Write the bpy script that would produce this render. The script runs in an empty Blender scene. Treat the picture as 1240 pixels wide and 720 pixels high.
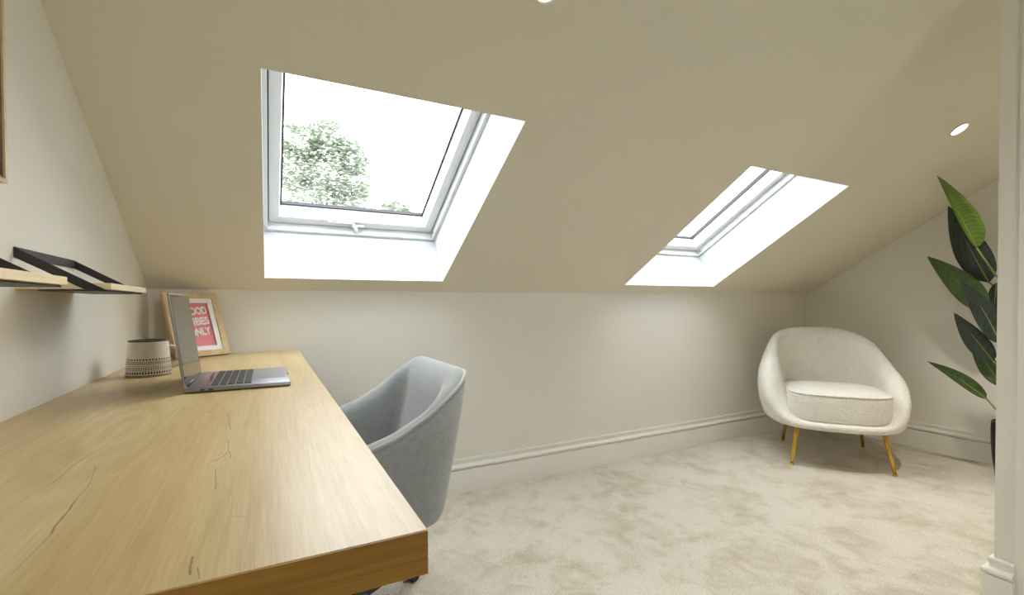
import bpy, bmesh, math, random
from mathutils import Vector, Matrix, noise

sc = bpy.context.scene
col = sc.collection
R = math.radians

# ------------------------------------------------------------------ camera
cam_d = bpy.data.cameras.new('camera')
cam = bpy.data.objects.new('camera', cam_d)
col.objects.link(cam)
FPX = 571.86
cam_d.sensor_width = 36.0
cam_d.lens = FPX / 1240 * 36.0
cam_d.shift_y = 17.05 / 1240
cam_d.clip_start = 0.02
CAM = Vector((0.39805, -2.2363, 0.95))
yaw, pitch, roll = R(27.4965), R(-0.9258), R(-0.2339)
r0 = Vector((math.cos(yaw), -math.sin(yaw), 0)); f0 = Vector((math.sin(yaw), math.cos(yaw), 0)); u0 = Vector((0, 0, 1))
f1 = f0 * math.cos(pitch) + u0 * math.sin(pitch); u1 = u0 * math.cos(pitch) - f0 * math.sin(pitch)
r1 = r0 * math.cos(roll) + u1 * math.sin(roll); u2 = u1 * math.cos(roll) - r0 * math.sin(roll)
m = Matrix((r1, u2, -f1)).transposed().to_4x4()
m.translation = CAM
cam.matrix_world = m
sc.camera = cam

# ------------------------------------------------------------------ sky and exposure
world = bpy.data.worlds.new('overcast_sky'); sc.world = world
world.use_nodes = True
wn = world.node_tree.nodes; wl = world.node_tree.links
bg = wn['Background']
SKY = 6.2
tc = wn.new('ShaderNodeTexCoord'); sp = wn.new('ShaderNodeSeparateXYZ'); wl.new(tc.outputs['Generated'], sp.inputs[0])
rmp = wn.new('ShaderNodeValToRGB'); wl.new(sp.outputs['Z'], rmp.inputs[0])
rmp.color_ramp.elements[0].position = 0.0; rmp.color_ramp.elements[0].color = (.90, .94, .98, 1)
rmp.color_ramp.elements[1].position = 0.6; rmp.color_ramp.elements[1].color = (.96, .98, 1.0, 1)
wl.new(rmp.outputs[0], bg.inputs['Color'])
bg.inputs['Strength'].default_value = SKY
LAMP_W = 24.0              # each recessed downlight
LAMP_COL = (1.0, .95, .85)
sc.view_settings.view_transform = 'Standard'
sc.view_settings.look = 'None'
sc.view_settings.gamma = 1.0
sc.view_settings.exposure = 0.62
sc.view_settings.use_curve_mapping = False
try:
    sc.cycles.max_bounces = 14; sc.cycles.diffuse_bounces = 10; sc.cycles.glossy_bounces = 5
    sc.cycles.transparent_max_bounces = 12
    sc.cycles.use_denoising = True
    sc.cycles.sample_clamp_indirect = 8.0
    sc.cycles.caustics_reflective = False; sc.cycles.caustics_refractive = False
except Exception:
    pass

# ------------------------------------------------------------------ colour and material helpers
def lin(c):
    c = c / 255.0
    return c / 12.92 if c <= .04045 else ((c + .055) / 1.055) ** 2.4
def rgb(r, g, b): return (lin(r), lin(g), lin(b), 1.0)

def new_mat(name):
    mt = bpy.data.materials.new(name); mt.use_nodes = True
    nt = mt.node_tree
    return mt, nt, nt.nodes['Principled BSDF']
def add(nt, kind, **kw):
    n = nt.nodes.new(kind)
    for k, v in kw.items(): setattr(n, k, v)
    return n
def math_node(nt, op, a, b=None, c=None, clamp=False):
    n = nt.nodes.new('ShaderNodeMath'); n.operation = op; n.use_clamp = clamp
    for i, v in enumerate((a, b, c)):
        if v is None: continue
        if isinstance(v, (int, float)): n.inputs[i].default_value = v
        else: nt.links.new(v, n.inputs[i])
    return n.outputs[0]
def obj_coord(nt, scale=(1, 1, 1), loc=(0, 0, 0)):
    t = nt.nodes.new('ShaderNodeTexCoord'); mp = nt.nodes.new('ShaderNodeMapping')
    mp.inputs['Scale'].default_value = scale; mp.inputs['Location'].default_value = loc
    nt.links.new(t.outputs['Object'], mp.inputs[0])
    return mp.outputs[0]
def noise_node(nt, vec, scale, detail=4, rough=.55, dist=0):
    n = nt.nodes.new('ShaderNodeTexNoise')
    n.inputs['Scale'].default_value = scale; n.inputs['Detail'].default_value = detail
    n.inputs['Roughness'].default_value = rough; n.inputs['Distortion'].default_value = dist
    nt.links.new(vec, n.inputs['Vector'])
    return n.outputs['Fac']
def ramp(nt, fac, stops):
    r = nt.nodes.new('ShaderNodeValToRGB'); e = r.color_ramp.elements
    while len(e) < len(stops): e.new(.5)
    for el, (p, c) in zip(e, stops): el.position = p; el.color = c
    nt.links.new(fac, r.inputs[0]); return r.outputs[0]
def mix(nt, fac, a, b, blend='MIX'):
    n = nt.nodes.new('ShaderNodeMix'); n.data_type = 'RGBA'; n.blend_type = blend
    if isinstance(fac, (int, float)): n.inputs[0].default_value = fac
    else: nt.links.new(fac, n.inputs[0])
    for sock, v in ((6, a), (7, b)):
        if isinstance(v, tuple): n.inputs[sock].default_value = v
        else: nt.links.new(v, n.inputs[sock])
    return n.outputs[2]
def bump(nt, b, height, strength=.3, dist=.002):
    n = nt.nodes.new('ShaderNodeBump'); n.inputs['Strength'].default_value = strength; n.inputs['Distance'].default_value = dist
    nt.links.new(height, n.inputs['Height']); nt.links.new(n.outputs[0], b.inputs['Normal'])
def simple(name, c, rough=.5, metal=0.0, var=.06, scale=30, bmp=0.0, bscale=200, spec=.5, coat=0.0, sheen=0.0):
    mt, nt, b = new_mat(name)
    v = obj_coord(nt)
    n = noise_node(nt, v, scale)
    dk = tuple(x * (1 - var) for x in c[:3]) + (1,); lt = tuple(min(1, x * (1 + var)) for x in c[:3]) + (1,)
    nt.links.new(ramp(nt, n, [(.3, dk), (.7, lt)]), b.inputs['Base Color'])
    b.inputs['Roughness'].default_value = rough; b.inputs['Metallic'].default_value = metal
    b.inputs['Specular IOR Level'].default_value = spec
    b.inputs['Coat Weight'].default_value = coat
    b.inputs['Sheen Weight'].default_value = sheen
    if bmp: bump(nt, b, noise_node(nt, v, bscale, 3), bmp)
    return mt

M = {}
M['wall'] = simple('wall_paint', rgb(229, 226, 218), .75, var=.012, scale=3, bmp=.06, bscale=260, spec=.25)
M['ceiling'] = simple('ceiling_paint', rgb(222, 217, 201), .8, var=.012, scale=3, bmp=.06, bscale=260, spec=.2)
M['white_gloss'] = simple('white_satin_paint', rgb(232, 230, 224), .38, var=.01, scale=6)
M['reveal'] = simple('reveal_white_paint', rgb(206, 209, 213), .7, var=.01, scale=4, spec=.25)
M['window_white'] = simple('white_lacquer', rgb(218, 220, 220), .35, var=.01, scale=8)
M['gasket'] = simple('grey_rubber', rgb(70, 70, 84), .6, var=.05)
M['gap'] = simple('dark_seal', rgb(60, 60, 58), .8, var=.05)
M['black_metal'] = simple('black_powder_coat', rgb(38, 38, 42), .45, var=.06, bmp=.05, bscale=500)
M['brass'] = simple('brushed_brass', rgb(222, 182, 88), .25, 1.0, var=.05, scale=60)
M['chrome'] = simple('polished_steel', rgb(205, 205, 208), .18, 1.0, var=.02)
M['black_gloss'] = simple('gloss_black', rgb(18, 17, 18), .2, var=.05)
M['black_plastic'] = simple('black_plastic', rgb(22, 22, 24), .4, var=.05)
M['alu'] = simple('space_grey_aluminium', rgb(150, 150, 158), .36, .85, var=.02)
M['key'] = simple('black_keycap', rgb(38, 37, 40), .45, var=.04)
M['glass_black'] = simple('glossy_black_display', rgb(20, 18, 17), .07, var=.02, spec=.5)
M['mat_board'] = simple('white_mount_board', rgb(240, 239, 240), .8, var=.01)
M['pink'] = simple('coral_pink_print', rgb(226, 140, 150), .7, var=.03)
M['letter'] = simple('white_letter_card', rgb(245, 242, 242), .7, var=.01)
M['bark'] = simple('bark', rgb(140, 132, 120), .9, var=.3, scale=5)
M['pot'] = simple('black_matt_ceramic', rgb(24, 24, 25), .5, var=.06)
M['soil'] = simple('dark_soil', rgb(52, 40, 30), .95, var=.3, scale=60, bmp=.6)
M['stem'] = simple('green_stem', rgb(112, 128, 52), .45, var=.12)
M['midrib'] = simple('pale_midrib', rgb(120, 140, 62), .45, var=.1)
M['grass'] = simple('garden_grass', rgb(96, 112, 70), .9, var=.25, scale=.5)

def leaf_mat(name, c1, c2):
    mt, nt, b = new_mat(name)
    v = obj_coord(nt)
    n = noise_node(nt, v, 16, 3)
    w = nt.nodes.new('ShaderNodeTexWave'); w.inputs['Scale'].default_value = 26; w.inputs['Distortion'].default_value = 2.5
    nt.links.new(v, w.inputs['Vector'])
    f = math_node(nt, 'ADD', math_node(nt, 'MULTIPLY', n, .7), math_node(nt, 'MULTIPLY', w.outputs['Fac'], .3))
    nt.links.new(ramp(nt, f, [(.25, c1), (.75, c2)]), b.inputs['Base Color'])
    b.inputs['Roughness'].default_value = .42; b.inputs['Specular IOR Level'].default_value = .4
    bump(nt, b, w.outputs['Fac'], .12, .002)
    return mt
M['leaf_bright'] = leaf_mat('leaf_bright_green', rgb(74, 100, 28), rgb(98, 124, 42))
M['leaf_dark'] = leaf_mat('leaf_dark_green', rgb(38, 48, 44), rgb(54, 64, 56))
M['leaf_mid'] = leaf_mat('leaf_mid_green', rgb(50, 70, 34), rgb(70, 90, 46))

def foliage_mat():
    mt, nt, b = new_mat('tree_foliage_hazed')
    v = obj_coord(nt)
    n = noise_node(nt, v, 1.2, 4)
    nt.links.new(ramp(nt, n, [(.3, rgb(150, 156, 145)), (.7, rgb(176, 182, 168))]), b.inputs['Base Color'])  # leaf colour paled to stand in for bright outdoor haze
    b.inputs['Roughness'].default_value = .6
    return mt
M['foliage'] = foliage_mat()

def carpet_mat():
    mt, nt, b = new_mat('plush_beige_carpet')
    v = obj_coord(nt)
    big = noise_node(nt, v, 3.6, 6, .62, .5)
    vs = obj_coord(nt, (1.3, 1.0, 1))
    sweep = noise_node(nt, vs, 7.5, 4, .6, 1.2)
    fib = noise_node(nt, v, 170, 3, .7)
    patch = math_node(nt, 'ADD', math_node(nt, 'MULTIPLY', big, .6), math_node(nt, 'MULTIPLY', sweep, .4))
    c = ramp(nt, patch, [(.36, rgb(190, 180, 158)), (.45, rgb(208, 200, 183)), (.53, rgb(220, 213, 200)), (.7, rgb(226, 219, 207))])
    fc = ramp(nt, fib, [(.3, (.60, .58, .54, 1)), (.62, (1, 1, 1, 1))])
    nt.links.new(mix(nt, .8, c, fc, 'MULTIPLY'), b.inputs['Base Color'])
    b.inputs['Roughness'].default_value = 1.0; b.inputs['Specular IOR Level'].default_value = .05
    b.inputs['Sheen Weight'].default_value = .25; b.inputs['Sheen Roughness'].default_value = .6
    h = math_node(nt, 'ADD', fib, math_node(nt, 'MULTIPLY', patch, .25))
    bump(nt, b, h, .6, .005)
    return mt
M['carpet'] = carpet_mat()

def seg_mask(nt, x, y, a, b_, w, soft):
    """1 on a thin line from a to b in the plane of the board, 0 away from it"""
    ax, ay = a; dx, dy = b_[0] - ax, b_[1] - ay
    L2 = dx * dx + dy * dy + 1e-9
    px = math_node(nt, 'SUBTRACT', x, ax); py = math_node(nt, 'SUBTRACT', y, ay)
    t = math_node(nt, 'DIVIDE', math_node(nt, 'ADD', math_node(nt, 'MULTIPLY', px, dx), math_node(nt, 'MULTIPLY', py, dy)), L2, clamp=True)
    ex = math_node(nt, 'SUBTRACT', px, math_node(nt, 'MULTIPLY', t, dx)); ey = math_node(nt, 'SUBTRACT', py, math_node(nt, 'MULTIPLY', t, dy))
    d = math_node(nt, 'SQRT', math_node(nt, 'ADD', math_node(nt, 'MULTIPLY', ex, ex), math_node(nt, 'MULTIPLY', ey, ey)))
    return math_node(nt, 'SUBTRACT', 1.0, math_node(nt, 'DIVIDE', math_node(nt, 'SUBTRACT', d, w), soft, clamp=True), clamp=True)

def desk_mat():
    mt, nt, b = new_mat('rustic_oak_desktop')
    tcn = nt.nodes.new('ShaderNodeTexCoord'); s = nt.nodes.new('ShaderNodeSeparateXYZ')
    nt.links.new(tcn.outputs['Object'], s.inputs[0])
    v = obj_coord(nt)
    fine = noise_node(nt, obj_coord(nt, (210, 9, 20)), 1.0, 5, .65, .6)
    broad = noise_node(nt, obj_coord(nt, (16, 1.6, 4)), 1.0, 5, .6, .9)
    # cathedral swirl of the grain
    wob = noise_node(nt, v, 3.0, 2)
    rx = math_node(nt, 'MULTIPLY', math_node(nt, 'SUBTRACT', s.outputs['X'], .19), 5.2)
    ry = math_node(nt, 'MULTIPLY', math_node(nt, 'SUBTRACT', s.outputs['Y'], -1.27), 1.25)
    rr = math_node(nt, 'SQRT', math_node(nt, 'ADD', math_node(nt, 'MULTIPLY', rx, rx), math_node(nt, 'MULTIPLY', ry, ry)))
    ring = math_node(nt, 'SINE', math_node(nt, 'ADD', math_node(nt, 'MULTIPLY', rr, 46), math_node(nt, 'MULTIPLY', wob, 16)))
    ringm = math_node(nt, 'SUBTRACT', 1.0, math_node(nt, 'DIVIDE', rr, .75), clamp=True)
    ringv = math_node(nt, 'MULTIPLY', math_node(nt, 'MULTIPLY', ring, ringm), .07)
    f = math_node(nt, 'ADD', math_node(nt, 'ADD', math_node(nt, 'MULTIPLY', fine, .45), math_node(nt, 'MULTIPLY', broad, .55)), ringv)
    c = ramp(nt, f, [(.22, rgb(154, 129, 84)), (.42, rgb(180, 157, 110)), (.56, rgb(193, 172, 127)), (.75, rgb(210, 192, 150))])
    # cracks and knots, where this board has them
    wx = math_node(nt, 'ADD', s.outputs['X'], math_node(nt, 'MULTIPLY', math_node(nt, 'SUBTRACT', noise_node(nt, v, 9, 3), .5), .02))
    wy = s.outputs['Y']
    cr = [((.233, -1.766), (.232, -1.70), .0003, .0016, .55), ((.232, -1.70), (.229, -1.62), .0009, .0018, .95), ((.229, -1.62), (.216, -1.50), .0003, .0016, .7),
          ((.170, -1.66), (.186, -1.545), .0002, .0016, .45), ((.186, -1.545), (.196, -1.38), .0004, .0016, .8), ((.121, -1.43), (.160, -1.29), .0003, .0016, .6),
          ((.245, -1.583), (.252, -1.15), .0001, .002, .35), ((.330, -1.235), (.346, -1.38), .0006, .0018, .75), ((.347, -1.44), (.353, -1.54), .0005, .002, .7),
          ((.336, -1.545), (.345, -1.525), .0008, .0018, .85), ((.345, -1.525), (.349, -1.512), .0006, .0018, .7), ((.341, -1.575), (.345, -1.65), .0005, .002, .7),
          ((.347, -1.80), (.350, -1.828), .0012, .0022, .85), ((.354, -1.82), (.356, -1.838), .0006, .0018, .6), ((.366, -1.733), (.382, -1.743), .0004, .002, .35),
          ((.3, -1.222), (.302, -1.224), .0035, .003, .9), ((.06, -1.30), (.075, -1.1), .0003, .002, .4), ((.44, -1.7), (.45, -1.35), .0001, .002, .25)]
    acc = None
    for a, e, w, so, k in cr:
        mm = math_node(nt, 'MULTIPLY', seg_mask(nt, wx, wy, a, e, w * .35, so * .5), k * .8)
        acc = mm if acc is None else math_node(nt, 'MAXIMUM', acc, mm)
    c2 = mix(nt, acc, c, rgb(96, 68, 44))
    nt.links.new(c2, b.inputs['Base Color'])
    b.inputs['Roughness'].default_value = .36
    b.inputs['Specular IOR Level'].default_value = .5
    h = math_node(nt, 'SUBTRACT', fine, math_node(nt, 'MULTIPLY', acc, 1.5))
    bump(nt, b, h, .12, .0012)
    return mt
M['desk'] = desk_mat()

def wood(name, dark, mid, light, scale, rough=.5, bmp=.1):
    mt, nt, b = new_mat(name)
    fine = noise_node(nt, obj_coord(nt, scale), 1.0, 5, .6, .5)
    bro = noise_node(nt, obj_coord(nt, tuple(x * .25 for x in scale)), 1.0, 3, .5, .8)
    f = math_node(nt, 'ADD', math_node(nt, 'MULTIPLY', fine, .6), math_node(nt, 'MULTIPLY', bro, .4))
    nt.links.new(ramp(nt, f, [(.3, dark), (.5, mid), (.7, light)]), b.inputs['Base Color'])
    b.inputs['Roughness'].default_value = rough
    bump(nt, b, fine, bmp, .001)
    return mt
M['desk_edge_shaded'] = wood('shaded_oak_edge_band', rgb(112, 76, 20), rgb(152, 110, 38), rgb(172, 130, 54), (6, 40, 160), .5)  # shade of the desk's end face is put into this band's colour
M['shelf_wood'] = wood('pale_oak', rgb(212, 190, 148), rgb(226, 208, 170), rgb(236, 221, 188), (60, 6, 120), .55)
M['frame_wood'] = wood('light_oak_frame', rgb(188, 160, 116), rgb(206, 181, 138), rgb(219, 198, 156), (40, 40, 40), .5)
M['wall_frame_wood'] = wood('brown_wood_frame', rgb(78, 58, 26), rgb(100, 76, 38), rgb(120, 94, 52), (60, 60, 14), .45)

def fabric(name, c, scale, strength, dist, var=.08, sheen=.3, rough=.95):
    mt, nt, b = new_mat(name)
    v = obj_coord(nt)
    n = noise_node(nt, v, scale, 3, .65)
    big = noise_node(nt, v, 5, 3)
    dk = tuple(x * (1 - var) for x in c[:3]) + (1,); lt = tuple(min(1, x * (1 + var)) for x in c[:3]) + (1,)
    f = math_node(nt, 'ADD', math_node(nt, 'MULTIPLY', n, .6), math_node(nt, 'MULTIPLY', big, .4))
    nt.links.new(ramp(nt, f, [(.35, dk), (.65, lt)]), b.inputs['Base Color'])
    b.inputs['Roughness'].default_value = rough; b.inputs['Specular IOR Level'].default_value = .15
    b.inputs['Sheen Weight'].default_value = sheen; b.inputs['Sheen Roughness'].default_value = .45
    bump(nt, b, n, strength, dist)
    return mt
M['boucle'] = fabric('cream_boucle', rgb(243, 240, 232), 105, 1.0, .009, .09, .2)
M['velvet'] = fabric('grey_velvet', rgb(156, 161, 164), 60, .12, .002, .10, .45, .85)
M['piping'] = fabric('grey_velvet_piping', rgb(172, 174, 174), 90, .1, .001, .05, .8, .8)

def mug_mat():
    mt, nt, b = new_mat('patterned_stoneware')
    t = nt.nodes.new('ShaderNodeTexCoord'); s = nt.nodes.new('ShaderNodeSeparateXYZ'); nt.links.new(t.outputs['Object'], s.inputs[0])
    a = math_node(nt, 'DIVIDE', math_node(nt, 'ARCTAN2', s.outputs['Y'], s.outputs['X']), math.tau)
    z = s.outputs['Z']
    def band(lo, hi): return math_node(nt, 'MULTIPLY', math_node(nt, 'GREATER_THAN', z, lo), math_node(nt, 'LESS_THAN', z, hi))
    def cell(n, duty, off=0.0):
        fr = math_node(nt, 'FRACT', math_node(nt, 'ADD', math_node(nt, 'MULTIPLY', a, n), off))
        return math_node(nt, 'LESS_THAN', fr, duty)
    def dots(n, zc, rz):
        fr = math_node(nt, 'SUBTRACT', math_node(nt, 'FRACT', math_node(nt, 'MULTIPLY', a, n)), .5)
        dx = math_node(nt, 'DIVIDE', fr, .33); dz = math_node(nt, 'DIVIDE', math_node(nt, 'SUBTRACT', z, zc), rz)
        return math_node(nt, 'LESS_THAN', math_node(nt, 'ADD', math_node(nt, 'MULTIPLY', dx, dx), math_node(nt, 'MULTIPLY', dz, dz)), 1.0)
    parts = [dots(44, .0475, .0024),
             math_node(nt, 'MULTIPLY', band(.0335, .0435), cell(78, .45)),
             band(.0300, .0312),
             dots(60, .0262, .0016), dots(60, .0205, .0015), band(.0226, .0236),
             math_node(nt, 'MULTIPLY', band(.0080, .0150), cell(52, .62)),
             band(.0165, .0174), band(.0035, .0055)]
    acc = parts[0]
    for q in parts[1:]: acc = math_node(nt, 'MAXIMUM', acc, q)
    n = noise_node(nt, t.outputs['Object'], 40, 2)
    base = ramp(nt, n, [(.3, rgb(214, 206, 188)), (.7, rgb(226, 219, 203))])
    nt.links.new(mix(nt, acc, base, rgb(52, 46, 42)), b.inputs['Base Color'])
    b.inputs['Roughness'].default_value = .35
    return mt
M['mug'] = mug_mat()
M['mug_plain'] = simple('cream_stoneware', rgb(220, 212, 195), .35, var=.03)
M['mug_rim'] = simple('dark_brown_glaze', rgb(62, 54, 50), .4, var=.06)

def glass_mat():
    mt = bpy.data.materials.new('roof_window_glass'); mt.use_nodes = True
    nt = mt.node_tree; nt.nodes.clear()
    out = nt.nodes.new('ShaderNodeOutputMaterial'); mx = nt.nodes.new('ShaderNodeMixShader')
    tr = nt.nodes.new('ShaderNodeBsdfTransparent'); gl = nt.nodes.new('ShaderNodeBsdfGlossy'); fr = nt.nodes.new('ShaderNodeFresnel')
    tr.inputs[0].default_value = (.95, .97, .97, 1); gl.inputs['Roughness'].default_value = .02; fr.inputs[0].default_value = 1.5
    nt.links.new(fr.outputs[0], mx.inputs[0]); nt.links.new(tr.outputs[0], mx.inputs[1]); nt.links.new(gl.outputs[0], mx.inputs[2])
    nt.links.new(mx.outputs[0], out.inputs[0])
    return mt
M['glass'] = glass_mat()
def emit_mat(name, c, s):
    mt, nt, b = new_mat(name)
    b.inputs['Base Color'].default_value = (.9, .9, .85, 1)
    b.inputs['Emission Color'].default_value = c; b.inputs['Emission Strength'].default_value = s
    return mt
M['lamp'] = emit_mat('lit_lamp_lens', (1.0, .80, .52, 1), 6)

# ------------------------------------------------------------------ object helpers
def tag(o, label=None, cat=None, group=None, kind=None):
    if label: o['label'] = label
    if cat: o['category'] = cat
    if group: o['group'] = group
    if kind: o['kind'] = kind
    return o
def empty(name, loc, rz=0.0):
    o = bpy.data.objects.new(name, None); col.objects.link(o)
    o.location = loc; o.rotation_euler = (0, 0, rz); o.empty_display_size = .05
    o['_m'] = 0; del o['_m']
    return o
WM = {}
def world_of(o):
    m = Matrix.LocRotScale(o.location, o.rotation_euler, o.scale)
    return world_of(o.parent) @ m if o.parent else m
def link(name, bm, mat, parent=None, smooth=False, base=False, local=False, kind=None):
    """bm holds world coordinates unless local=True (then the parent's own)"""
    me = bpy.data.meshes.new(name)
    bmesh.ops.recalc_face_normals(bm, faces=bm.faces[:])
    bm.to_mesh(me); bm.free()
    for x in (mat if isinstance(mat, (list, tuple)) else [mat]): me.materials.append(x)
    if smooth:
        for p in me.polygons: p.use_smooth = True
    o = bpy.data.objects.new(name, me); col.objects.link(o)
    if parent:
        if not local: me.transform(world_of(parent).inverted())
        o.parent = parent
    elif base:
        vs = [v.co for v in me.vertices]
        c = Vector(((min(v.x for v in vs) + max(v.x for v in vs)) / 2, (min(v.y for v in vs) + max(v.y for v in vs)) / 2, min(v.z for v in vs)))
        me.transform(Matrix.Translation(-c)); o.location = c
    if kind: o['kind'] = kind
    return o
def sharp(o, ang=40):
    me = o.data
    for p in me.polygons: p.use_smooth = True
    me.set_sharp_from_angle(angle=R(ang))
    return o
def box(bm, lo, hi, bev=0.0, seg=2, mtx=None):
    t = bmesh.new()
    vs = [t.verts.new((x, y, z)) for x in (lo[0], hi[0]) for y in (lo[1], hi[1]) for z in (lo[2], hi[2])]
    for f in ((0, 1, 3, 2), (4, 6, 7, 5), (0, 4, 5, 1), (2, 3, 7, 6), (0, 2, 6, 4), (1, 5, 7, 3)): t.faces.new([vs[i] for i in f])
    bmesh.ops.recalc_face_normals(t, faces=t.faces[:])
    if bev: bmesh.ops.bevel(t, geom=t.edges[:], offset=bev, segments=seg, affect='EDGES', profile=.5)
    if mtx: t.transform(mtx)
    me = bpy.data.meshes.new('tmp'); t.to_mesh(me); t.free(); bm.from_mesh(me); bpy.data.meshes.remove(me)
    return bm
def hexa(bm, pts):
    """8 points: lower ring 0-3, upper ring 4-7"""
    v = [bm.verts.new(p) for p in pts]
    for f in ((3, 2, 1, 0), (4, 5, 6, 7), (0, 1, 5, 4), (1, 2, 6, 5), (2, 3, 7, 6), (3, 0, 4, 7)): bm.faces.new([v[i] for i in f])
def prism(bm, poly, off):
    off = Vector(off)
    a = [bm.verts.new(p) for p in poly]; b = [bm.verts.new(Vector(p) + off) for p in poly]
    bm.faces.new(a[::-1]); bm.faces.new(b)
    n = len(a)
    for i in range(n): bm.faces.new((a[i], a[(i + 1) % n], b[(i + 1) % n], b[i]))
def tube(bm, pts, radii, seg=12, cap=True):
    pts = [Vector(p) for p in pts]; rings = []
    for i, p in enumerate(pts):
        d = (pts[min(i + 1, len(pts) - 1)] - pts[max(i - 1, 0)]).normalized()
        ref = Vector((0, 0, 1)) if abs(d.z) < .9 else Vector((1, 0, 0))
        a = d.cross(ref).normalized(); b = d.cross(a)
        r = radii[i] if isinstance(radii, (list, tuple)) else radii
        rings.append([bm.verts.new(p + (a * math.cos(math.tau * k / seg) + b * math.sin(math.tau * k / seg)) * r) for k in range(seg)])
    for q, w in zip(rings, rings[1:]):
        for k in range(seg): bm.faces.new((q[k], q[(k + 1) % seg], w[(k + 1) % seg], w[k]))
    if cap: bm.faces.new(rings[0][::-1]); bm.faces.new(rings[-1])
def lathe(bm, prof, seg=40, c=(0, 0, 0), close=False):
    c = Vector(c); rings = []
    for r, z in prof:
        if r < 1e-6: rings.append([bm.verts.new(c + Vector((0, 0, z)))])
        else: rings.append([bm.verts.new(c + Vector((r * math.cos(math.tau * k / seg), r * math.sin(math.tau * k / seg), z))) for k in range(seg)])
    pr_ = list(zip(rings, rings[1:]))
    if close: pr_.append((rings[-1], rings[0]))
    for q, w in pr_:
        for k in range(seg):
            j = (k + 1) % seg
            if len(q) == 1 and len(w) == 1: continue
            if len(q) == 1: bm.faces.new((q[0], w[k], w[j]))
            elif len(w) == 1: bm.faces.new((q[k], q[j], w[0]))
            else: bm.faces.new((q[k], q[j], w[j], w[k]))

# ------------------------------------------------------------------ room numbers
SL = R(30.5688); TN, SN, CS = math.tan(SL), math.sin(SL), math.cos(SL)
EAVE = 1.0127
W = 4.176
YF = -3.7                    # wall behind the camera
ZT = 2.42
YT = -(ZT - EAVE) / TN
NRM = Vector((0, SN, CS))    # out of the roof
def roof(u, v, d=0.0): return Vector((u, -v * CS, EAVE + v * SN)) + NRM * d
V0, V1 = .0911, 1.0377
SKYL = [(.3931, 1.1491), (2.2676, 3.0262)]

# ------------------------------------------------------------------ shell
bm = bmesh.new(); box(bm, (-.1, YF - .1, -.12), (W + .1, .1, 0)); tag(link('floor', bm, M['carpet']), 'beige plush carpet with brushed darker patches across the whole room', kind='structure')
bm = bmesh.new(); box(bm, (-.1, 0, 0), (W + .1, .1, EAVE)); tag(link('wall_back', bm, M['wall']), 'low cream knee wall below the sloping ceiling', kind='structure')
side = [(0, 0, 0), (0, 0, EAVE), (0, YT, ZT), (0, YF, ZT), (0, YF, 0)]
bm = bmesh.new(); prism(bm, [Vector(p) for p in side], (-.1, 0, 0)); tag(link('wall_left', bm, M['wall']), 'cream left wall carrying the black bracketed shelves', kind='structure')
bm = bmesh.new(); prism(bm, [Vector(p) + Vector((W, 0, 0)) for p in side], (.1, 0, 0)); tag(link('wall_right', bm, M['wall']), 'cream gable wall behind the cream armchair', kind='structure')
RW = (1.15, 1.95, 1.00, 2.20)      # added fill-light window behind the camera: x from, to, z from, to
bm = bmesh.new()
for a, b_ in (((-.1, 0), (RW[0], ZT)), ((RW[1], 0), (W + .1, ZT)), ((RW[0], 0), (RW[1], RW[2])), ((RW[0], RW[3]), (RW[1], ZT))):
    box(bm, (a[0], YF - .1, a[1]), (b_[0], YF, b_[1]))
tag(link('wall_front', bm, M['wall']), 'cream wall behind the camera with an added fill-light window', kind='structure')
w3 = empty('window_3', ((RW[0] + RW[1]) / 2, YF - .05, RW[2])); tag(w3, 'unseen white window added behind the camera for fill light', kind='structure')
xm = (RW[0] + RW[1]) / 2
for lo, hi in (((RW[0], RW[2]), (RW[0] + .05, RW[3])), ((RW[1] - .05, RW[2]), (RW[1], RW[3])), ((RW[0] + .05, RW[2]), (RW[1] - .05, RW[2] + .05)), ((RW[0] + .05, RW[3] - .05), (RW[1] - .05, RW[3])), ((xm - .025, RW[2] + .05), (xm + .025, RW[3] - .05))):
    bm = bmesh.new(); box(bm, (lo[0], YF - .085, lo[1]), (hi[0], YF - .03, hi[1]), .004, 1); link('frame_member', bm, M['window_white'], w3)
for xa, xb in ((RW[0] + .05, xm - .025), (xm + .025, RW[1] - .05)):
    bm = bmesh.new(); bm.faces.new([bm.verts.new(p) for p in ((xa, YF - .06, RW[2] + .05), (xb, YF - .06, RW[2] + .05), (xb, YF - .06, RW[3] - .05), (xa, YF - .06, RW[3] - .05))]); link('pane', bm, M['glass'], w3)
# partition whose end hides the plant
XP, YP = 2.372, -1.643
zc = lambda y: EAVE - y * TN
bm = bmesh.new(); prism(bm, [(XP, YP, 0), (XP, YP, zc(YP)), (XP, YT, ZT), (XP, YF, ZT), (XP, YF, 0)], (.11, 0, 0))
tag(link('wall_partition', bm, M['wall']), 'cream end of partition wall at the right edge of the view', kind='structure')
bm = bmesh.new(); prism(bm, [(XP, -1.690, 0), (XP, -1.690, zc(-1.690) - .002), (XP, -1.765, zc(-1.765) - .002), (XP, -1.765, 0)], (-.004, 0, 0))
tag(link('trim_1', bm, M['white_gloss']), 'flat painted architrave on the partition, at the right edge', kind='structure')

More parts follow.
